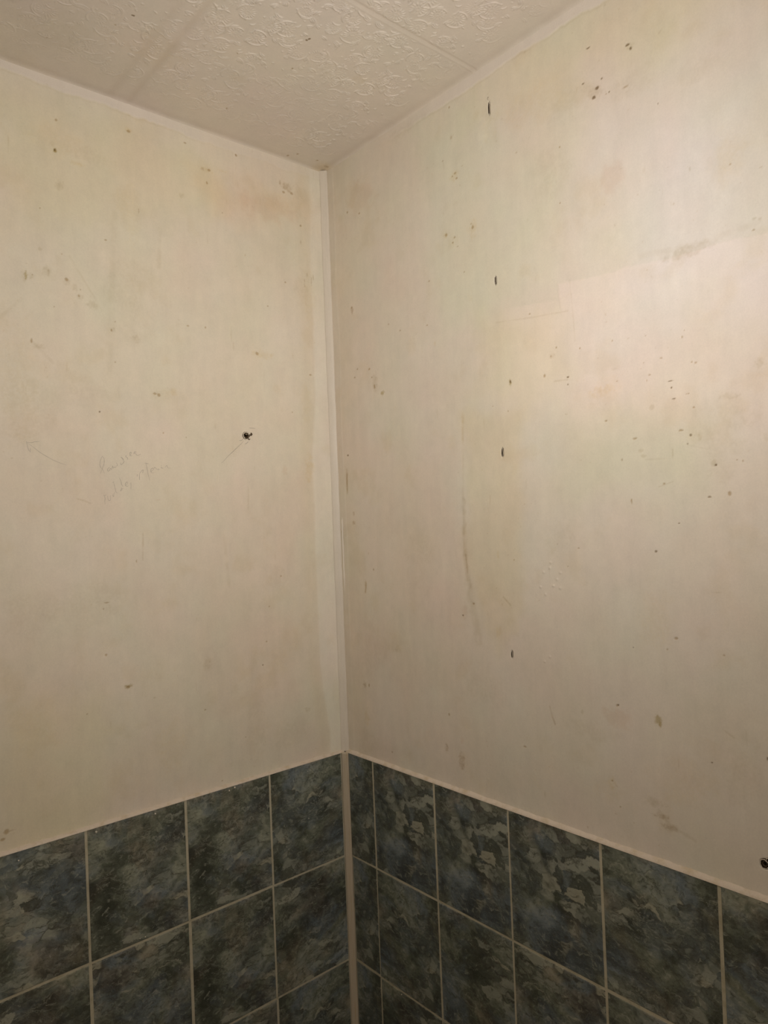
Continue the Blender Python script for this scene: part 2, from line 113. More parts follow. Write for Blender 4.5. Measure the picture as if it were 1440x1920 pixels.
def bm_mesh(name, bm, mats, smooth_it=False):
    me = bpy.data.meshes.new(name)
    bmesh.ops.recalc_face_normals(bm, faces=bm.faces)
    bm.to_mesh(me); bm.free()
    for m in (mats if isinstance(mats, (list, tuple)) else [mats]): me.materials.append(m)
    if smooth_it:
        for p in me.polygons: p.use_smooth = True
    return me

# wall plane coordinates (distance s from the corner, height z, d metres out of the plaster) to the room
def on_wall(side, s, z, d=0.0):
    return (-s, T-d, z) if side == 'left' else (T-d, -s, z)

class N:
    def __init__(self, name):
        self.m = bpy.data.materials.new(name); self.m.use_nodes = True
        self.t = self.m.node_tree; self.b = self.t.nodes['Principled BSDF']
    def n(self, typ, **kw):
        nd = self.t.nodes.new('ShaderNode'+typ)
        for k, v in kw.items():
            if k.startswith('i_'):
                nd.inputs[k[2:].replace('_', ' ')].default_value = v
            else: setattr(nd, k, v)
        return nd
    def l(self, a, b): self.t.links.new(a, b)
    def math(self, op, a, b=None, c=None, clamp=False):
        nd = self.n('Math', operation=op, use_clamp=clamp)
        for i, v in enumerate((a, b, c)):
            if v is None: continue
            if isinstance(v, (int, float)): nd.inputs[i].default_value = v
            else: self.l(v, nd.inputs[i])
        return nd.outputs[0]
    def mix(self, f, a, b, blend='MIX'):
        nd = self.n('Mix', data_type='RGBA', blend_type=blend)
        for k, v in ((0, f), (6, a), (7, b)):
            if isinstance(v, (int, float)): nd.inputs[k].default_value = v
            elif isinstance(v, tuple): nd.inputs[k].default_value = v if len(v) == 4 else (*v, 1)
            else: self.l(v, nd.inputs[k])
        return nd.outputs[2]
    def noise(self, vec, scale, detail=4, rough=.55, dist=0.0, dim='3D'):
        nd = self.n('TexNoise', noise_dimensions=dim)
        nd.inputs['Scale'].default_value = scale; nd.inputs['Detail'].default_value = detail
        nd.inputs['Roughness'].default_value = rough; nd.inputs['Distortion'].default_value = dist
        self.l(vec, nd.inputs['Vector']); return nd.outputs['Fac']
    def ramp(self, f, stops):
        nd = self.n('ValToRGB'); cr = nd.color_ramp
        while len(cr.elements) > 1: cr.elements.remove(cr.elements[-1])
        cr.elements[0].position = stops[0][0]; c = stops[0][1]
        cr.elements[0].color = (*c, 1) if isinstance(c, tuple) else (c, c, c, 1)
        for p, c in stops[1:]:
            e = cr.elements.new(p); e.color = (*c, 1) if isinstance(c, tuple) else (c, c, c, 1)
        self.l(f, nd.inputs[0]); return nd.outputs[0]
    def mapping(self, vec, scale):
        nd = self.n('Mapping'); nd.inputs['Scale'].default_value = scale; self.l(vec, nd.inputs['Vector']); return nd.outputs[0]
    def bump(self, h, strength, dist):
        nd = self.n('Bump'); nd.inputs['Strength'].default_value = strength; nd.inputs['Distance'].default_value = dist
        self.l(h, nd.inputs['Height']); self.l(nd.outputs[0], self.b.inputs['Normal'])

def plaster_material(name, rough=.55, streak=1.0, bump=.35):
    M = N(name); pos = M.n('NewGeometry').outputs['Position']
    at = M.n('Attribute', attribute_name='paint').outputs['Color']
    fine = M.noise(pos, 420, 3); mid = M.noise(M.mapping(pos, (60, 60, 9)), 1.0, 5, .6); big = M.noise(pos, 22, 6, .6)
    k = M.math('ADD', M.math('MULTIPLY', fine, .14), M.math('ADD', M.math('MULTIPLY', mid, .10*streak), M.math('MULTIPLY', big, .08)))
    k = M.math('ADD', k, 1-(.11+.05*streak))
    c = M.mix(1.0, at, (1, 1, 1), 'MULTIPLY')
    vm = M.n('VectorMath', operation='SCALE'); M.l(at, vm.inputs[0]); M.l(k, vm.inputs['Scale'])
    M.l(vm.outputs[0], M.b.inputs['Base Color'])
    M.b.inputs['Roughness'].default_value = rough; M.b.inputs['Specular IOR Level'].default_value = .35
    h = M.math('ADD', M.math('MULTIPLY', M.noise(pos, 260, 4, .6), .5), M.math('MULTIPLY', mid, .8*streak))
    M.bump(h, bump, .0006)
    return M.m

def simple_material(name, c, rough=.5, var=.12, scale=300, bump=.3, metal=0, spec=.4, c2=None, c2scale=60, dist=.0006):
    M = N(name); pos = M.n('NewGeometry').outputs['Position']
    f = M.noise(pos, scale, 4, .6); g = M.noise(pos, c2scale, 5, .65)
    lo_ = tuple(v*(1-var) for v in c); hi_ = tuple(min(1, v*(1+var)) for v in c)
    col = M.mix(f, lo_, hi_)
    if c2: col = M.mix(M.ramp(g, [(.48, 0.0), (.68, 1.0)]), col, c2)
    M.l(col, M.b.inputs['Base Color']); M.b.inputs['Roughness'].default_value = rough
    M.b.inputs['Metallic'].default_value = metal; M.b.inputs['Specular IOR Level'].default_value = spec
    M.bump(M.math('ADD', f, g), bump, dist)
    return M.m

M_WALL = plaster_material('old_plaster_paint', .5)
M_CEIL = plaster_material('embossed_ceiling_paint', .45, streak=0.2, bump=.2)
M_TRIM = plaster_material('white_sealant', .45, streak=.3, bump=.35)
M_GROUT = simple_material('cement_grout', (.52, .48, .36), .85, .15, 500, .5, spec=.2, c2=(.40, .36, .25), c2scale=25)
M_BEADT = simple_material('corner_sealant', (.52, .44, .335), .6, .10, 500, .4, spec=.3, c2=(.40, .33, .22), c2scale=30)
M_EDGE = simple_material('painted_edge_sealant', (.70, .61, .51), .5, .08, 500, .5, c2=(.60, .50, .36), c2scale=45)
M_HOLE = simple_material('hole_dirt', (.03, .018, .008), .9, .3, 900, .5, spec=.1)
M_RIM = simple_material('torn_plaster_rim', (.62, .54, .43), .7, .15, 900, .6)
M_PLUG = simple_material('old_plastic', (.10, .065, .035), .5, .3, 900, .4)
M_STEEL = simple_material('rusty_steel', (.30, .24, .17), .4, .25, 700, .4, metal=.8)
M_CRUMB = simple_material('plaster_crumb', (.75, .68, .58), .8, .1, 900, .4)
M_PENCIL = simple_material('pencil_graphite', (.36, .315, .265), .5, .12, 1500, .0)
M_PENCIL_F = simple_material('pencil_graphite_faint', (.42, .37, .31), .5, .12, 1500, .0)
M_FLOOR = simple_material('floor_tile', (.45, .41, .36), .4, .12, 60, .2)
M_DOOR = simple_material('door_paint', (.75, .70, .62), .4, .04, 80, .1)

def tile_material():
    M = N('marbled_ceramic_glaze')
    uv = M.n('Attribute', attribute_name='tile_uv').outputs['Vector']
    def warp(v, scale, amt, detail=4):
        wn = M.n('TexNoise'); wn.inputs['Scale'].default_value = scale; wn.inputs['Detail'].default_value = detail; wn.inputs['Roughness'].default_value = .6
        M.l(v, wn.inputs['Vector'])
        sub = M.n('VectorMath', operation='SUBTRACT'); M.l(wn.outputs['Color'], sub.inputs[0]); sub.inputs[1].default_value = (.5, .5, .5)
        sc = M.n('VectorMath', operation='SCALE'); sc.inputs['Scale'].default_value = amt; M.l(sub.outputs[0], sc.inputs[0])
        ad = M.n('VectorMath', operation='ADD'); M.l(v, ad.inputs[0]); M.l(sc.outputs[0], ad.inputs[1]); return ad.outputs[0]
    wv = warp(uv, 9, .09); wf = warp(warp(uv, 14, .05), 60, .014, 5)
    dg = M.n('Mapping'); dg.inputs['Rotation'].default_value = (0, 0, .85); dg.inputs['Scale'].default_value = (1.0, 2.1, 1.0); M.l(wf, dg.inputs['Vector']); diag = dg.outputs[0]
    cloud = M.noise(wv, 11, 9, .70, .3); hue = M.noise(wv, 8.5, 4, .55, .4)
    green = M.ramp(cloud, [(.36, (.030, .035, .024)), (.46, (.075, .086, .062)), (.54, (.155, .172, .130)), (.68, (.34, .355, .27))])
    blue = M.ramp(cloud, [(.36, (.040, .048, .048)), (.46, (.095, .118, .130)), (.56, (.165, .200, .215)), (.70, (.29, .325, .32))])
    c = M.mix(M.ramp(hue, [(.46, 0.0), (.60, 1.0)]), green, blue)
    brown = M.noise(uv, 9.1, 5, .6, .5)
    c = M.mix(M.math('MULTIPLY', M.ramp(brown, [(.50, 0.0), (.62, 1.0)]), .6), c, M.ramp(cloud, [(.38, (.050, .040, .025)), (.50, (.16, .135, .092)), (.64, (.36, .31, .22))]))
    # broken stone pieces lying diagonally, each of its own tone, with dark gaps
    zone = M.ramp(M.noise(uv, 7.5, 4, .55, .8), [(.49, 0.0), (.57, 1.0)])
    vo = M.n('TexVoronoi', feature='F1'); vo.inputs['Scale'].default_value = 26; M.l(diag, vo.inputs['Vector'])
    vr = M.n('SeparateColor'); M.l(vo.outputs['Color'], vr.inputs[0])
    tone = M.ramp(vr.outputs[0], [(.0, (.05, .055, .04)), (.35, (.12, .13, .10)), (.55, (.26, .28, .23)), (.8, (.38, .39, .31)), (1.0, (.44, .42, .31))])
    pal = M.math('MULTIPLY', M.ramp(vr.outputs[1], [(.30, 0.0), (.45, 1.0)]), zone)
    c = M.mix(M.math('MULTIPLY', pal, .72), c, tone)
    ve = M.n('TexVoronoi', feature='DISTANCE_TO_EDGE'); ve.inputs['Scale'].default_value = 26; M.l(diag, ve.inputs['Vector'])
    crack = M.math('MULTIPLY', M.ramp(ve.outputs['Distance'], [(.0, 1.0), (.09, 0.0)]), M.math('MULTIPLY', zone, M.ramp(M.noise(uv, 24, 4, .6), [(.46, 0.0), (.56, 1.0)])))
    c = M.mix(M.math('MULTIPLY', crack, .85), c, (.045, .045, .032))
    # jagged dark and pale veins
    def vein(vec, scale, w_, seed_rot):
        mp = M.n('Mapping'); mp.inputs['Rotation'].default_value = (0, 0, seed_rot); mp.inputs['Scale'].default_value = (1, 2.4, 1); mp.inputs['Location'].default_value = (seed_rot*3, 1, 0); M.l(vec, mp.inputs['Vector'])
        nz = M.noise(mp.outputs[0], scale, 7, .62, .2)
        return M.ramp(M.math('ABSOLUTE', M.math('SUBTRACT', nz, .5)), [(.0, 1.0), (w_, 0.0)])
    gate = M.ramp(M.noise(uv, 16, 4, .6), [(.48, 0.0), (.58, 1.0)]); gate2 = M.ramp(M.noise(uv, 13, 4, .6), [(.40, 1.0), (.50, 0.0)])
    c = M.mix(M.math('MULTIPLY', M.math('MULTIPLY', vein(wf, 12, .022, .9), gate), .8), c, (.045, .048, .035))
    c = M.mix(M.math('MULTIPLY', M.math('MULTIPLY', vein(wf, 15, .018, -.5), gate2), .6), c, (.05, .055, .042))
    c = M.mix(M.math('MULTIPLY', M.math('MULTIPLY', vein(wf, 17, .020, 1.3), gate2), .45), c, (.42, .43, .35))
    # small flecks
    st = M.noise(diag, 55, 6, .75, .6)
    c = M.mix(M.math('MULTIPLY', M.ramp(st, [(.56, 0.0), (.64, 1.0)]), .50), c, (.40, .41, .33))
    c = M.mix(M.math('MULTIPLY', M.ramp(st, [(.36, 1.0), (.45, 0.0)]), .75), c, (.04, .045, .033))
    gr = M.noise(uv, 600, 2)
    c = M.mix(M.math('MULTIPLY', M.ramp(gr, [(.35, 0.0), (.75, 1.0)]), .10), c, (.4, .4, .36))
    M.l(c, M.b.inputs['Base Color'])
    M.b.inputs['Roughness'].default_value = .45; M.b.inputs['Specular IOR Level'].default_value = .4
    M.bump(M.math('ADD', M.noise(uv, 40, 3), M.math('MULTIPLY', cloud, .6)), .12, .0012)
    return M.m
M_TILE = tile_material()

# ---------------------------------------------------------------- plaster walls
TINT = {'d': (.38, .32, .24), 'b': (.62, .52, .38), 'y': (.93, .86, .70), 'g': (.80, .765, .68), 'o': (.55, .46, .20),
        'p': (1.06, 1.06, 1.05), 'r': (.90, .80, .74)}
STREN = {'d': 1, 'b': .8, 'y': .55, 'g': .55, 'o': .85, 'p': .8, 'r': .4}

def stamp_marks(col, hgt, S, Z, table, seed):
    rng = np.random.default_rng(seed)
    for it in table.split('; '):
        k, s, z, rx, ry = it.split(); s, z, rx, ry = map(float, (s, z, rx, ry))
        small = max(rx, ry) < .005
        a, b = (rx*1.9+.002), (ry*1.9+.002)
        i0, i1 = np.searchsorted(S, (s-a, s+a)); j0, j1 = np.searchsorted(Z, (z-b, z+b))
        if i1 <= i0 or j1 <= j0: continue
        ss, zz = np.meshgrid(S[i0:i1], Z[j0:j1], indexing='ij')
        r = np.sqrt(((ss-s)/rx)**2+((zz-z)/ry)**2)
        fr = 260 if small else 1.6/min(rx, ry)
        nz = fbm(ss*fr+rng.uniform(0, 99), zz*fr, seed+7, 4)
        if small: m = smooth(1.35, .65, r+nz*.9)
        else:
            m = smooth(1.25, .45, r+nz*1.5)
            if k in 'gyb' : m = m*np.clip(.75+1.6*fbm(ss*240, zz*240, seed+3, 3), .2, 1.2)
        m = (m*STREN[k]*(.42 if k in 'gy' and min(rx, ry) > .013 else 1.0)*(1.0 if small else (.75 if k in 'bo' else 1)))[..., None]
        t = np.array(TINT[k]); col[i0:i1, j0:j1] *= (1-m)+m*t
        if small and k in 'dbo': hgt[i0:i1, j0:j1] -= m[..., 0]*.0006

def stamp_lines(col, hgt, S, Z, table, seed):
    for it in table.split('; '):
        p = it.split(); k, st, w = p[0], float(p[1]), float(p[2]); v = np.array(list(map(float, p[3:]))).reshape(-1, 2)
        w = max(w, .0009)
        lo_, hi_ = v.min(0)-3*w, v.max(0)+3*w
        i0, i1 = np.searchsorted(S, (lo_[0], hi_[0])); j0, j1 = np.searchsorted(Z, (lo_[1], hi_[1]))
        if i1 <= i0 or j1 <= j0: continue
        ss, zz = np.meshgrid(S[i0:i1], Z[j0:j1], indexing='ij'); d = np.full(ss.shape, 9.0)
        for A, B in zip(v[:-1], v[1:]):
            e = B-A; t = np.clip(((ss-A[0])*e[0]+(zz-A[1])*e[1])/(e@e), 0, 1)
            d = np.minimum(d, np.hypot(ss-A[0]-t*e[0], zz-A[1]-t*e[1]))
        m = smooth(1.5, .3, d/w+fbm(ss*90, zz*90, seed, 3)*.9)*st*np.clip(.7+2*fbm(ss*60, zz*60, seed+5, 3), .1, 1)
        col[i0:i1, j0:j1] *= (1-m[..., None])+m[..., None]*np.array(TINT[k])
        hgt[i0:i1, j0:j1] -= m*.0004

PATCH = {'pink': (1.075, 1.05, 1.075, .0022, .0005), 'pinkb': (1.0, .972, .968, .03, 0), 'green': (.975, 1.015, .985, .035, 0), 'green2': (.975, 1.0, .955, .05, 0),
         'yellow': (.985, .985, .91, .04, .0), 'yellow2': (.99, .97, .90, .02, .0), 'cream': (.985, .985, .915, .045, 0), 'peach': (1.0, .95, .89, .05, 0), 'highlight': (.985, 1.015, 1.11, .12, 0)}  # last entry paints the lamp's bleached highlight into the wall colour

def wall_fields(side, S, Z):
    ss, zz = np.meshgrid(S, Z, indexing='ij'); sd = 11 if side == 'left' else 42
    col = np.empty(ss.shape+(3,)); col[:] = (.735, .663, .560) if side == 'left' else (.725, .655, .570)
    hgt = .0016*fbm(ss*5, zz*4, sd, 4) + .00022*fbm(ss*40, zz*16, sd+9, 4)
    # worn paint: broad cloudy tints, brushed streaks, fine mottling
    n1 = fbm(ss*6.5, zz*5.5, sd+1, 5); n2 = fbm(ss*9, zz*8, sd+2, 4); n3 = fbm(ss*46, zz*11, sd+3, 4); n4 = fbm(ss*70, zz*70, sd+4, 4)
    col *= (1+.10*n1[..., None]+.05*n3[..., None]+.06*n4[..., None])
    n5 = fbm(ss*13, zz*10, sd+19, 3)
    col[..., 0] *= 1+.06*n2+.03*n5; col[..., 1] *= 1-.02*n2-.03*n5; col[..., 2] *= .965+.04*n1+.05*n2-.05*n5
    dirt = smooth(.10, .30, fbm(ss*15, zz*15, sd+5, 5))[..., None]; col *= 1-dirt*np.array((.03, .045, .08))
    pink = np.zeros(ss.shape)
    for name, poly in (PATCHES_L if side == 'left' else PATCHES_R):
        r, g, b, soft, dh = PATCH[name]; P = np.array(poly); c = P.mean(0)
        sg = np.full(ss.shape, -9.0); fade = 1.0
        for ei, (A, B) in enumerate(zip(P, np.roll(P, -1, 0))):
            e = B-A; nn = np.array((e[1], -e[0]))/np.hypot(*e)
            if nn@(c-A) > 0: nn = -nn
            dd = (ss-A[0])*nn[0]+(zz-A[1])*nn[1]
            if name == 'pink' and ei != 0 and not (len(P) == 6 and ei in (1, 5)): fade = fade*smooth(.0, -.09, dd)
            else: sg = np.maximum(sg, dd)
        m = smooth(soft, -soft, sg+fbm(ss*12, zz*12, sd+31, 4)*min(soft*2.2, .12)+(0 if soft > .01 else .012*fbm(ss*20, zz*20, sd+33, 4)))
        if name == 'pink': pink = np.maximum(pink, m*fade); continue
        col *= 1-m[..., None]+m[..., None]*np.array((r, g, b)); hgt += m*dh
    col *= 1-pink[..., None]+pink[..., None]*np.array(PATCH['pink'][:3]); hgt += pink*.0005
    # pale filler beside the corner, thin dirty line after it
    if side == 'left':
        edge = .040+.022*smooth(1.95, 1.65, zz)-.020*smooth(1.25, 1.05, zz)+.014*fbm(zz*7, ss*3, 3, 3)
        m = smooth(.004, -.004, ss-edge)*(.55+.45*smooth(2.3, 1.9, zz))
        col *= 1-m[..., None]+m[..., None]*np.array((1.055, 1.085, 1.12)); hgt += m*.0006
        m = smooth(.03, 0, np.abs(ss-edge-.02))*.5; col *= 1-m[..., None]*np.array((.04, .06, .12))
    else:
        edge = .030+.010*fbm(zz*6, ss*3, 8, 3)
        m = smooth(.0025, -.0025, ss-edge); col *= 1-m[..., None]*np.array((.02, .01, .0)); hgt += m*.0005
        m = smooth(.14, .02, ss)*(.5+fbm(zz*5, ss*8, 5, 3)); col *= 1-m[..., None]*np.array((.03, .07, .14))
    # strip under the ceiling left unpainted: paler, ragged lower edge
    off = .023+.018*fbm(ss*7, zz*0, sd+6, 5)+.006*fbm(ss*60, zz*0, sd+16, 3)
    k = (.35+.65*smooth(.18, .5, ss)) if side == 'left' else smooth(.12, .45, ss)
    m = smooth(-.003, .003, zz-(H-off))*k
    col = col*(1-m[..., None])+m[..., None]*np.array((.735, .668, .59)); hgt += m*.0010
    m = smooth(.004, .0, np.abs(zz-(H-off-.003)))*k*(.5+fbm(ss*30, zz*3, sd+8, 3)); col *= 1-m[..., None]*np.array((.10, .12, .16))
    lip = smooth(.045, .0, zz-1.0)*smooth(.99, 1.0, zz)*(.7+.8*fbm(ss*6, zz*10, sd+40, 3)); col *= 1+lip[..., None]*np.array((.06, .055, .07))
    # brushed scuffs parallel to the corner, scattered pits
    sc = smooth(.30, .42, fbm(ss*150, zz*22, sd+12, 3))*smooth(.12, .2, fbm(ss*6, zz*6, sd+13, 3)+.1)
    col *= 1-sc[..., None]*np.array((.07, .09, .13))
    pit = smooth(.36, .44, fbm(ss*170, zz*170, sd+14, 2))*smooth(-.05, .2, fbm(ss*4, zz*4, sd+15, 3))
    col *= 1-pit[..., None]*np.array((.13, .17, .24))
    stamp_marks(col, hgt, S, Z, MARKS_L if side == 'left' else MARKS_R, sd)
    stamp_lines(col, hgt, S, Z, LINES_L if side == 'left' else LINES_R, sd+50)
    if side == 'right':   # raised plaster blisters
        for bs, bz in BLISTERS:
            r = np.hypot(ss-bs, zz-bz); hgt += .0011*np.exp(-(r/.0020)**2)
    for hs, hz, rx, rz in (HOLES_L if side == 'left' else HOLES_R):   # plaster is cut back behind holes
        r = np.sqrt(((ss-hs)/rx)**2+((zz-hz)/rz)**2); hgt -= .009*smooth(1.15, .85, r)
    return np.clip(col, .01, .92), hgt

BLISTERS = [(.620, 1.460), (.634, 1.440), (.626, 1.428), (.608, 1.412), (.606, 1.452), (.622, 1.470), (.642, 1.452), (.600, 1.290), (.612, 1.300), (.598, 1.425), (.640, 1.425)]
SLITS = [(.5235, 2.3335, .0014, .0120), (.5222, 2.0045, .0012, .0075), (.5220, 1.6765, .0015, .0080), (.5252, 1.2942, .0012, .0060)]
HOLES_R = [(a, b, c+.0006, d+.001) for a, b, c, d in SLITS] + [(.9674, 1.0486, .0062, .0068), (.9745, 1.0545, .0045, .0045)]
HOLES_L = [(.2385, 1.7575, .0075, .0075)]

def line(a, b, st): return np.linspace(a, b, max(2, int(round((b-a)/st))+1))
def make_wall(side):
    far = 1.90 if side == 'left' else 2.30
    S = np.concatenate([line(-T, .90 if side == 'left' else 1.12, .0014), line(1.2 if side == 'right' else 1.0, far+T, .05)])
    Z = line(.990, H+.004, .0014)
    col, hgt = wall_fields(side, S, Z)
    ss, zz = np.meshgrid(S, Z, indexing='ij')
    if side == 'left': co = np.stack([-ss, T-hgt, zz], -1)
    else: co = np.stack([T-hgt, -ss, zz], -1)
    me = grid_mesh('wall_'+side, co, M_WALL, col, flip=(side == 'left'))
    return link('wall_'+side, me, kind='structure')
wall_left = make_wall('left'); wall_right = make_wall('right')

# ---------------------------------------------------------------- embossed ceiling
def relief_tile(n, rng):
    P = .25; x = (np.arange(n)+.5)*P/n; X, Y = np.meshgrid(x, x, indexing='ij'); h = np.zeros((n, n))
    def loc(cx, cy): return (X-cx+P/2) % P-P/2, (Y-cy+P/2) % P-P/2
    def arc(cx, cy, R, a0, span, w, amp):
        u, v = loc(cx, cy); r = np.hypot(u, v); a = (np.arctan2(v, u)-a0) % (2*math.pi); t = a/span
        ww = w*np.sin(np.clip(t, 0, 1)*math.pi)**.6+1e-6
        return np.where(t < 1, amp*np.exp(-((r-R)/ww)**2), 0)
    pts = []
    for i in range(1200):
        p = rng.uniform(0, P, 2)
        if all(np.hypot(*(((p-q2)+P/2) % P-P/2)) > (.026 if len(pts) < 26 else .0165) for q2 in pts): pts.append(p)
        if len(pts) >= 120: break
    for i, (cx, cy) in enumerate(pts):
        u, v = loc(cx, cy); r = np.hypot(u, v); a = np.arctan2(v, u)
        if i < 26:
            R = rng.uniform(.0085, .0125); nn = rng.integers(13, 18)
            ring = np.exp(-((r-R)/(R*.30))**2)*(.5+.5*np.cos(a*nn+rng.uniform(0, 6)+(r-R)*rng.uniform(-90, 90)))**2.2*np.clip(.25+1.1*np.cos((a-rng.uniform(0, 6))/2)**2, 0, 1)
            h = np.maximum(h, 1.1*ring); h = np.maximum(h, .5*np.exp(-((r-R*.35)/(R*.12))**2)*(.6+.4*np.cos(a*7)))
            for k in range(2):
                h = np.maximum(h, arc(cx, cy, R*(1.55+.32*k), rng.uniform(0, 6.28), rng.uniform(1.0, 2.2), .0014, 1.1))
        else:
            a0 = rng.uniform(0, 6.28); R = rng.uniform(.004, .010)
            for k in range(rng.integers(1, 4)):
                h = np.maximum(h, arc(cx, cy, R+k*.0032, a0, rng.uniform(.9, 2.1), .0012, 1.0))
            if rng.random() < .5: h = np.maximum(h, .9*np.exp(-(np.hypot(u-.003, v)/.0016)**2))
    return h

def make_ceiling():
    # two emboss prints side by side, 0.5 m ceiling tiles with visible joints
    X = np.concatenate([line(-T, .86, .0010), line(.9, 1.9+T, .06)]); Y = np.concatenate([line(-T, .86, .0010), line(.9, 2.3+T, .06)])
    xx, yy = np.meshgrid(X, Y, indexing='ij'); n = 500
    tl = relief_tile(n, np.random.default_rng(5))
    fx = (xx/.25) % 1*n-.5; fy = (yy/.25) % 1*n-.5; i = np.floor(fx).astype(int); j = np.floor(fy).astype(int); a = fx-i; b = fy-j
    g = lambda p, q: tl[p % n, q % n]
    h = (g(i, j)*(1-a)+g(i+1, j)*a)*(1-b)+(g(i, j+1)*(1-a)+g(i+1, j+1)*a)*b
    # paint has filled the relief unevenly
    fill = np.clip(.75+1.5*fbm(xx*5, yy*5, 77, 3), .25, 1)*smooth(.0, .12, yy)*smooth(.0, .07, xx)
    bare = smooth(.012, .004, np.abs(xx-.483))+smooth(.010, .003, np.abs(xx-.520))*.8+smooth(.012, .004, np.abs(yy-.492))
    fill = fill*(1-np.clip(bare, 0, 1))*(1-.45*smooth(.50, .60, xx))
    h = .0015*h*fill + .0016*fbm(xx*5, yy*5, 61, 4) + .00012*fbm(xx*140, yy*140, 62, 3)
    h -= .0011*np.exp(-((xx-.481-.003*fbm(yy*8, xx*0, 5, 2))/.006)**2)+.0007*np.exp(-((xx-.519)/.007)**2)
    h += .0003*np.exp(-((yy-.489-.002*fbm(xx*9, yy*0, 6, 3))/.0024)**2)-.0005*np.exp(-((yy-.497)/.003)**2)
    col = np.empty(xx.shape+(3,)); col[:] = (.74, .67, .585)
    n1 = fbm(xx*6, yy*6, 71, 4); n2 = fbm(xx*11, yy*11, 72, 4); n4 = fbm(xx*60, yy*60, 73, 4)
    col *= 1+(.10*n1+.05*n4)[..., None]; col[..., 0] *= 1+.05*n2; col[..., 2] *= 1-.08*n1+.03*n2
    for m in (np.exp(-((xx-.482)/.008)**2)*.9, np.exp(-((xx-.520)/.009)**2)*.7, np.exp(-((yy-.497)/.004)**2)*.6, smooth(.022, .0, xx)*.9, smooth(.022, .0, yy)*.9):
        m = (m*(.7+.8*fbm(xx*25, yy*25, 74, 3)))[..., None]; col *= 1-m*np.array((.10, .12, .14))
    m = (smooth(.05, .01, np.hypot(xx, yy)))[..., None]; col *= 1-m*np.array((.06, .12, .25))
    stamp_marks(col, h, X, Y, MARKS_C, 91)
    # sags down softly where it meets the walls (old filler fillet)
    h += .004*np.exp(-(np.minimum(xx, yy)+T)/.004)
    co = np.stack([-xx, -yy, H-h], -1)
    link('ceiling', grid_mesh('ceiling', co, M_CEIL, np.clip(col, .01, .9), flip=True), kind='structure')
make_ceiling()

# ---------------------------------------------------------------- rest of the small room (behind the photographer)
def box(bm, x0, x1, y0, y1, z0, z1, mi=0):
    vs_ = [bm.verts.new((x, y, z)) for z in (z0, z1) for x, y in ((x0, y0), (x1, y0), (x1, y1), (x0, y1))]
    for f in ((0, 3, 2, 1), (4, 5, 6, 7), (0, 1, 5, 4), (1, 2, 6, 5), (2, 3, 7, 6), (3, 0, 4, 7)):
        fc = bm.faces.new([vs_[i] for i in f]); fc.material_index = mi

def plain_wall(name, axis, c, far):
    S = np.linspace(-T, far+T, 24); Z = np.linspace(0, H+.004, 24); ss, zz = np.meshgrid(S, Z, indexing='ij')
    col = np.empty(ss.shape+(3,)); col[:] = (.80, .74, .66)
    co = np.stack([np.full_like(ss, c), -ss, zz], -1) if axis == 'x' else np.stack([-ss, np.full_like(ss, c), zz], -1)
    link(name, grid_mesh(name, co, M_WALL, col, flip=(axis == 'x')), kind='structure')
plain_wall('wall_back', 'y', RY-T, 1.9); plain_wall('wall_side', 'x', RX-T, 2.3)
bm = bmesh.new(); box(bm, RX-T, T, RY-T, T, -.05, 0); link('floor', bm_mesh('floor', bm, M_FLOOR), kind='structure')
bm = bmesh.new(); box(bm, -1.35, -.60, RY-T, RY+.035, 0, 2.04)
door = link('door_1', bm_mesh('door_1', bm, M_DOOR), kind='structure')
bm = bmesh.new(); box(bm, -.70, -.66, RY+.035, RY+.075, .99, 1.03); box(bm, -.80, -.66, RY+.06, RY+.075, 1.0, 1.02)
link('door_handle', bm_mesh('door_handle', bm, M_STEEL), door)

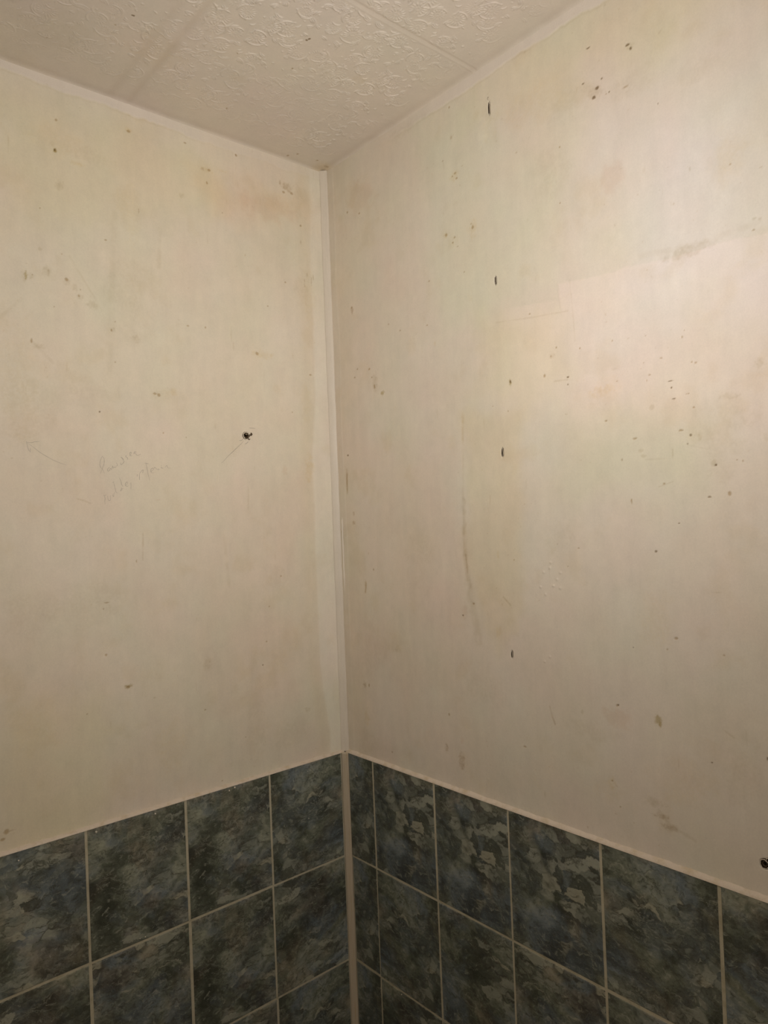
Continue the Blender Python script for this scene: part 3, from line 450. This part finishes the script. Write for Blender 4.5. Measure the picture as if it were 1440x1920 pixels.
# ---------------------------------------------------------------- tiled lower walls
TH = .24992; G = .0054
def wainscot(side, label):
    far = 1.90 if side == 'left' else 2.30; first = .21413 if side == 'left' else .10305
    start = .0139
    edges = [start] + [first+.2*i for i in range(0, 12) if first+.2*i < far-.02] + [far]
    rng = np.random.default_rng(3 if side == 'left' else 8)
    bm = bmesh.new(); uvl = bm.verts.layers.float_vector.new('tile_uv')
    protr = T; b = .0011
    for c in range(len(edges)-1):
        a0 = edges[c]+(G/2 if c else 0); a1 = edges[c+1]-G/2
        for r in range(4):
            z1 = 1.0-TH*r-(G/2 if r else 0); z0 = 1.0-TH*(r+1)+G/2
            jit = rng.normal(0, .0004, 4); tilt = rng.normal(0, .00025, 2)
            k = int(rng.integers(0, 5)) if (side == 'right' or r) else (2, 0, 0, 1, 3, 4, 2, 1, 0, 3)[c % 10]; off = (k*3.37, k*1.91, (k % 3)*5.3+.4); fl = -1 if rng.random() < .25 and r else 1
            def ring(ins, d):
                pts = [(a0+jit[0]+ins, z0+jit[1]+ins), (a1+jit[2]-ins, z0+jit[1]+ins), (a1+jit[2]-ins, z1+jit[3]*(r > 0)-ins), (a0+jit[0]+ins, z1+jit[3]*(r > 0)-ins)]
                out = []
                for q_, (s_, z_) in enumerate(pts):
                    dd = d+(tilt[0]*(1 if q_ in (1, 2) else -1)+tilt[1]*(1 if q_ > 1 else -1))
                    v = bm.verts.new(on_wall(side, s_, z_, dd))
                    v[uvl] = ((s_-(a1-.2))*fl+off[0], z_-z0+off[1], off[2]); out.append(v)
                return out
            R = [ring(0, 0), ring(0, protr-b), ring(b*.35, protr-b*.3), ring(b*1.2, protr)]
            for A, B in zip(R[:-1], R[1:]):
                for q_ in range(4): bm.faces.new((A[q_], A[(q_+1) % 4], B[(q_+1) % 4], B[q_]))
            bm.faces.new(R[-1])
    me = bm_mesh('tile_wainscot', bm, M_TILE)
    t = link('tile_wainscot', me, label=label, cat='wall tiles', group=None)
    # grout: one slab whose face sits a little behind the glaze, slightly uneven
    S = line(0, far, .004); Z = line(0, 1.0, .004); ss, zz = np.meshgrid(S, Z, indexing='ij')
    d = protr-.0012+.0006*fbm(ss*60, zz*60, 9, 3)
    co = np.stack([-ss, T-d, zz], -1) if side == 'left' else np.stack([T-d, -ss, zz], -1)
    link('grout', grid_mesh('grout', co, M_GROUT, None, flip=(side == 'left')), t)
    # sealant bead capping the top edge
    S = line(.004, far, .0025); n = 9; prof = []
    rg = fbm(S*30, S*0, 21 if side == 'left' else 22, 5); rg2 = fbm(S*150, S*0+5, 23, 3)
    base_w = .0040 if side == 'left' else .0052
    co = np.empty((len(S), n, 3))
    for i, s_ in enumerate(S):
        top = base_w*(1+.5*rg[i])+.0022*rg2[i]
        for j in range(n):
            u = j/(n-1)      # from tile lip up to the plaster
            d_ = (T+.0014)*(1-u)**.8-.0008*u+.0009*math.sin(u*math.pi)*(1+rg2[i]); z_ = .9992-.0016*(1-u)**4+top*u
            co[i, j] = on_wall(side, s_, z_, d_+(.0005 if u > .9 else 0))
    link('edge_sealant', grid_mesh('edge_sealant', co, M_EDGE, None, flip=(side == 'left')), t)
    return t
wl = wainscot('left', 'dark blue-green marbled tiles covering the lower wall left of the corner')
wr = wainscot('right', 'dark blue-green marbled tiles covering the lower wall right of the corner')

# small plaster crumbs stuck to the tiles
def crumb(bm, side, s, z, d, r, rng):
    c = Vector(on_wall(side, s, z, d))
    m = bmesh.ops.create_icosphere(bm, subdivisions=1, radius=r)
    for v in m['verts']: v.co = c+v.co*float(rng.uniform(.6, 1.2))
rng = np.random.default_rng(4)
for side, par, pts in (('left', wl, CRUMBS_L), ('right', wr, CRUMBS_R)):
    for s_, z_, r_ in pts:
        bm = bmesh.new(); crumb(bm, side, s_, z_, T+r_*.3, r_, rng); link('plaster_crumb', bm_mesh('plaster_crumb', bm, M_CRUMB), par)

# ---------------------------------------------------------------- corner strips
def strip(name, z0, z1, leg, bulge, mat, colour, seed, label, rough_edge=.0006, dirt=.0, off=T, cap=False):
    Z = line(z0, z1, .0025); n = 15; co = np.empty((len(Z), n, 3)); col = np.empty((len(Z), n, 3)); col[:] = colour
    e1 = fbm(Z*26, Z*0, seed, 5)*rough_edge*4; e2 = fbm(Z*22, Z*0+3, seed+1, 5)*rough_edge*4; w = fbm(Z*4, Z*0, seed+2, 3)*.002
    for i, z_ in enumerate(Z):
        for j in range(n):
            t = j/(n-1); a = t*math.pi/2
            L = leg+e1[i]*(1-t)+e2[i]*t
            # chamfer between the walls, slightly rounded
            px, py = -(1-t)*L, -t*L
            bu = bulge*math.sin(t*math.pi)**.55+w[i]*.3*math.sin(t*math.pi)
            lip = .0011*(math.exp(-(t/.05)**2)*0+1)*min(1, t/.04)*min(1, (1-t)/.04)
            px -= (bu+lip)*.7071; py -= (bu+lip)*.7071
            co[i, j] = (px+off, py+off, z_)
    if cap:   # closed top end
        co[-1, :, 0] = co[-1, :, 0]*.2+.004; co[-1, :, 1] = co[-1, :, 1]*.2+.004; co[-1, :, 2] = co[-2, :, 2]+.0004
    nz = fbm(np.repeat(Z[:, None], n, 1)*16, np.arange(n)[None, :]*.5+0*Z[:, None], seed+3, 4)
    col *= 1+.10*nz[..., None]
    if dirt: col *= 1-np.clip(nz[..., None]*3-.2, 0, 1)*np.array((.2, .3, .45))*dirt
    me = grid_mesh(name, co, mat, np.clip(col, .01, .9), flip=False)
    o = link(name, me, label=label, cat='corner trim'); return o
up_s = strip('corner_strip', 1.0006, H-.002, .0140, .0012, M_TRIM, (.685, .62, .525), 5, 'long pale painted strip filling the corner between the two plaster walls')
lw_s = strip('corner_sealant', 0, 1.0, .0122, .0010, M_TRIM, (.50, .43, .325), 9, 'beige sealant strip filling the corner between the dark tiles', .0004, .8, 0.0, True)
# flap of old paint peeling beside the strip where it is chipped
S_ = line(1.37, 1.568, .003); co = np.empty((len(S_), 5, 3))
for i, z_ in enumerate(S_):
    k = min(1, (1.568-z_)/.012)*min(1, (z_-1.37)/.05)
    for j in range(5):
        u = j/4; co[i, j] = (T-.0003-(.0022*k)*(1-u)*(1-u), -(.0155+.0028*u*(1+.3*math.sin(z_*90))), z_)
link('paint_flap', grid_mesh('paint_flap', co, M_TRIM, np.full((len(S_), 5, 3), (.72, .65, .55)), flip=False), up_s)

# ---------------------------------------------------------------- slots and screw holes
def dish(bm, side, s, z, rx, rz, seed, depth=.0062, rim=.0012, ang=0.0):
    rng = np.random.default_rng(seed); n = 28; ph = rng.uniform(0, 6.28, 4)
    def R(a): return 1+.07*math.sin(2*a+ph[0])+.07*math.sin(3*a+ph[1])+.05*math.sin(7*a+ph[2])
    prof = [(1+rim/min(rx, rz)*1.0, .0000, 1), (1+rim/min(rx, rz)*.5, .0007, 1), (1.0, .0006, 1), (.92, -.0005, 0), (.75, -.6*depth, 0), (.35, -depth, 0)]
    rings = []
    for k, d, mi in prof:
        ring = []
        for i in range(n):
            a = i*2*math.pi/n; grow = (k-1)*min(rx, rz) if k > 1 else 0; kk = min(k, 1)
            u = math.cos(a)*(rx*kk*R(a)+grow); v = math.sin(a)*(rz*kk*R(a)+grow)
            u, v = u*math.cos(ang)-v*math.sin(ang), u*math.sin(ang)+v*math.cos(ang)
            ring.append(bm.verts.new(on_wall(side, s+u, z+v, d+.0002)))
        rings.append((ring, mi))
    for (A, ma), (B, mb) in zip(rings[:-1], rings[1:]):
        for i in range(n):
            f = bm.faces.new((A[i], A[(i+1) % n], B[(i+1) % n], B[i])); f.material_index = 0 if mb else 1
    f = bm.faces.new(rings[-1][0]); f.material_index = 1

sl_lab = ['narrow dark slot in the right wall closest to the ceiling, chipped at its top end', 'narrow dark slot in the right wall, second below the ceiling, over the pale patch edge',
          'narrow dark slot in the right wall, third below the ceiling, at mid height', 'narrow dark slot in the right wall, lowest of four, nearest the tiles']
for i, (s_, z_, rx, rz) in enumerate(SLITS):
    bm = bmesh.new(); dish(bm, 'right', s_, z_, rx, rz, 30+i, rim=.0005)
    if i == 0: dish(bm, 'right', s_-.0008, z_+.0195, .0017, .0024, 40, rim=.0004, depth=.0005)
    o = link('wall_slot', bm_mesh('wall_slot', bm, [M_RIM, M_HOLE]), label=sl_lab[i], cat='slot', group='row of dark slots in the right wall')

def tube(bm, pts, r, n=8, mi=0):
    pts = [Vector(p) for p in pts]; rings = []
    for i, p in enumerate(pts):
        t = (pts[min(i+1, len(pts)-1)]-pts[max(i-1, 0)]).normalized(); a = t.orthogonal().normalized(); b = t.cross(a)
        if rings and (rings[-1][0].co-pts[i-1]).dot(a) < 0: a = -a; b = -b
        rings.append([bm.verts.new(p+r*(math.cos(k*2*math.pi/n)*a+math.sin(k*2*math.pi/n)*b)) for k in range(n)])
    for A, B in zip(rings[:-1], rings[1:]):
        for k in range(n):
            f = bm.faces.new((A[k], A[(k+1) % n], B[(k+1) % n], B[k])); f.material_index = mi
    for rg_ in (rings[0], rings[-1]):
        f = bm.faces.new(rg_); f.material_index = mi

# broken wall plug on the left wall: torn rim, dark socket, plug collar, bent screw and hook
pl_ = bpy.data.objects.new('wall_plug', None); scene.collection.objects.link(pl_); pl_.location = on_wall('left', .2385, 1.7575)
pl_['label'] = 'broken wall plug with a bent screw stuck in the left wall, above the pencilled arrow'; pl_['category'] = 'wall plug'
def child(name, bm, mats, parent, sm=False):
    me = bm_mesh(name, bm, mats, sm); o = link(name, me, parent); me.transform(Matrix.Translation(-Vector(parent.location))); return o
bm = bmesh.new(); dish(bm, 'left', .2385, 1.7575, .0062, .0064, 51, rim=.0016, depth=.006, ang=.5); child('socket', bm, [M_RIM, M_HOLE], pl_)
bm = bmesh.new()
tube(bm, [on_wall('left', .2385+.0045*math.cos(a), 1.7575+.0045*math.sin(a), .0012) for a in np.linspace(.6, 5.6, 16)], .0009); child('plug_collar', bm, M_PLUG, pl_, True)
bm = bmesh.new()
tube(bm, [on_wall('left', .2385, 1.7580, -.004), on_wall('left', .2392, 1.7590, .002), on_wall('left', .2405, 1.7597, .005)], .0013)
tube(bm, [on_wall('left', .2405, 1.7597, .0048), on_wall('left', .2409, 1.7599, .0058)], .0021, 10); child('screw', bm, M_STEEL, pl_, True)
bm = bmesh.new()
tube(bm, [on_wall('left', .2350, 1.7575, .001), on_wall('left', .2310, 1.7588, .003), on_wall('left', .2275, 1.7612, .004), on_wall('left', .2265, 1.7635, .0035)], .0013)
tube(bm, [on_wall('left', .2280, 1.7640, .003), on_wall('left', .2252, 1.7605, .0045), on_wall('left', .2262, 1.7588, .003), on_wall('left', .2290, 1.7588, .002)], .0011); child('hook', bm, M_PLUG, pl_, True)
bm = bmesh.new()
tube(bm, [on_wall('left', .2318+.0024*math.cos(a), 1.7525+.0034*math.sin(a), .0020+.0008*math.sin(a)) for a in np.linspace(-2.6, 2.0, 14)], .0009); child('wire_loop', bm, M_PLUG, pl_, True)

# pair of screw holes low on the right wall just above the tiles
for i, (s_, z_, rx, rz, lab) in enumerate([(.9674, 1.0486, .0052, .0058, 'dark round screw hole above the tiles at the right edge, left of the pair'),
                                         (.9745, 1.0545, .0038, .0040, 'smaller dark screw hole at the right edge above the tiles, right of the rounder hole')]):
    sh = bpy.data.objects.new('screw_hole', None); scene.collection.objects.link(sh); sh.location = on_wall('right', s_, z_)
    sh['label'] = lab; sh['category'] = 'screw hole'; sh['group'] = 'screw holes above the tiles'
    bm = bmesh.new(); dish(bm, 'right', s_, z_, rx, rz, 60+i, rim=.0010, depth=.006, ang=-.4); child('socket', bm, [M_RIM, M_HOLE], sh)
    bm = bmesh.new(); tube(bm, [on_wall('right', s_+rx*.62*math.cos(a), z_+rz*.62*math.sin(a), -.0010) for a in np.linspace(0, 6.283, 16)], .0007); child('plug_collar', bm, M_PLUG, sh, True)

# ---------------------------------------------------------------- pencil note and arrows on the left wall
ws_h = {}
def wall_d(s, z):   # plaster height under a point, so that strokes lie on the surface
    a = np.array([[s]]); b = np.array([[z]])
    return float((.0016*fbm(a*5, b*4, 11, 4)+.00022*fbm(a*40, b*16, 20, 4))[0, 0])
def strokes(name, data, width, mat, seed):
    rng = np.random.default_rng(seed); bm = bmesh.new()
    for st in data:
        P = [np.array(p) for p in st]
        if len(P) > 2:   # smooth the stroke
            Q = [P[0]]
            for i in range(len(P)-1):
                p0 = P[max(i-1, 0)]; p1 = P[i]; p2 = P[i+1]; p3 = P[min(i+2, len(P)-1)]
                for t in (.25, .5, .75, 1):
                    Q.append(.5*((2*p1)+(-p0+p2)*t+(2*p0-5*p1+4*p2-p3)*t*t+(-p0+3*p1-3*p2+p3)*t**3))
            P = Q
        else:
            P = [P[0]+(P[1]-P[0])*t for t in np.linspace(0, 1, 5)]
        prev = None; press = rng.uniform(.75, 1.15)
        for i, p in enumerate(P):
            t = P[min(i+1, len(P)-1)]-P[max(i-1, 0)]; L = np.hypot(*t)
            if L < 1e-7: continue
            nrm = np.array((-t[1], t[0]))/L; wd = width*press*(.45+.55*math.sin(math.pi*min(1, (i+.6)/len(P))))*rng.uniform(.75, 1.2)
            d = wall_d(*p)+.00022
            v = [bm.verts.new(on_wall('left', *(p+nrm*wd*k), d)) for k in (-.5, .5)]
            if prev: bm.faces.new((prev[0], prev[1], v[1], v[0]))
            prev = v
    me = bm_mesh(name, bm, mat); return link(name, me, wall_left)
strokes('pencil_writing', WRITING, .00075, M_PENCIL_F, 1)
strokes('pencil_arrow', ARROW_A, .00075, M_PENCIL_F, 2)
strokes('pencil_arrow', ARROW_B, .00100, M_PENCIL, 3)
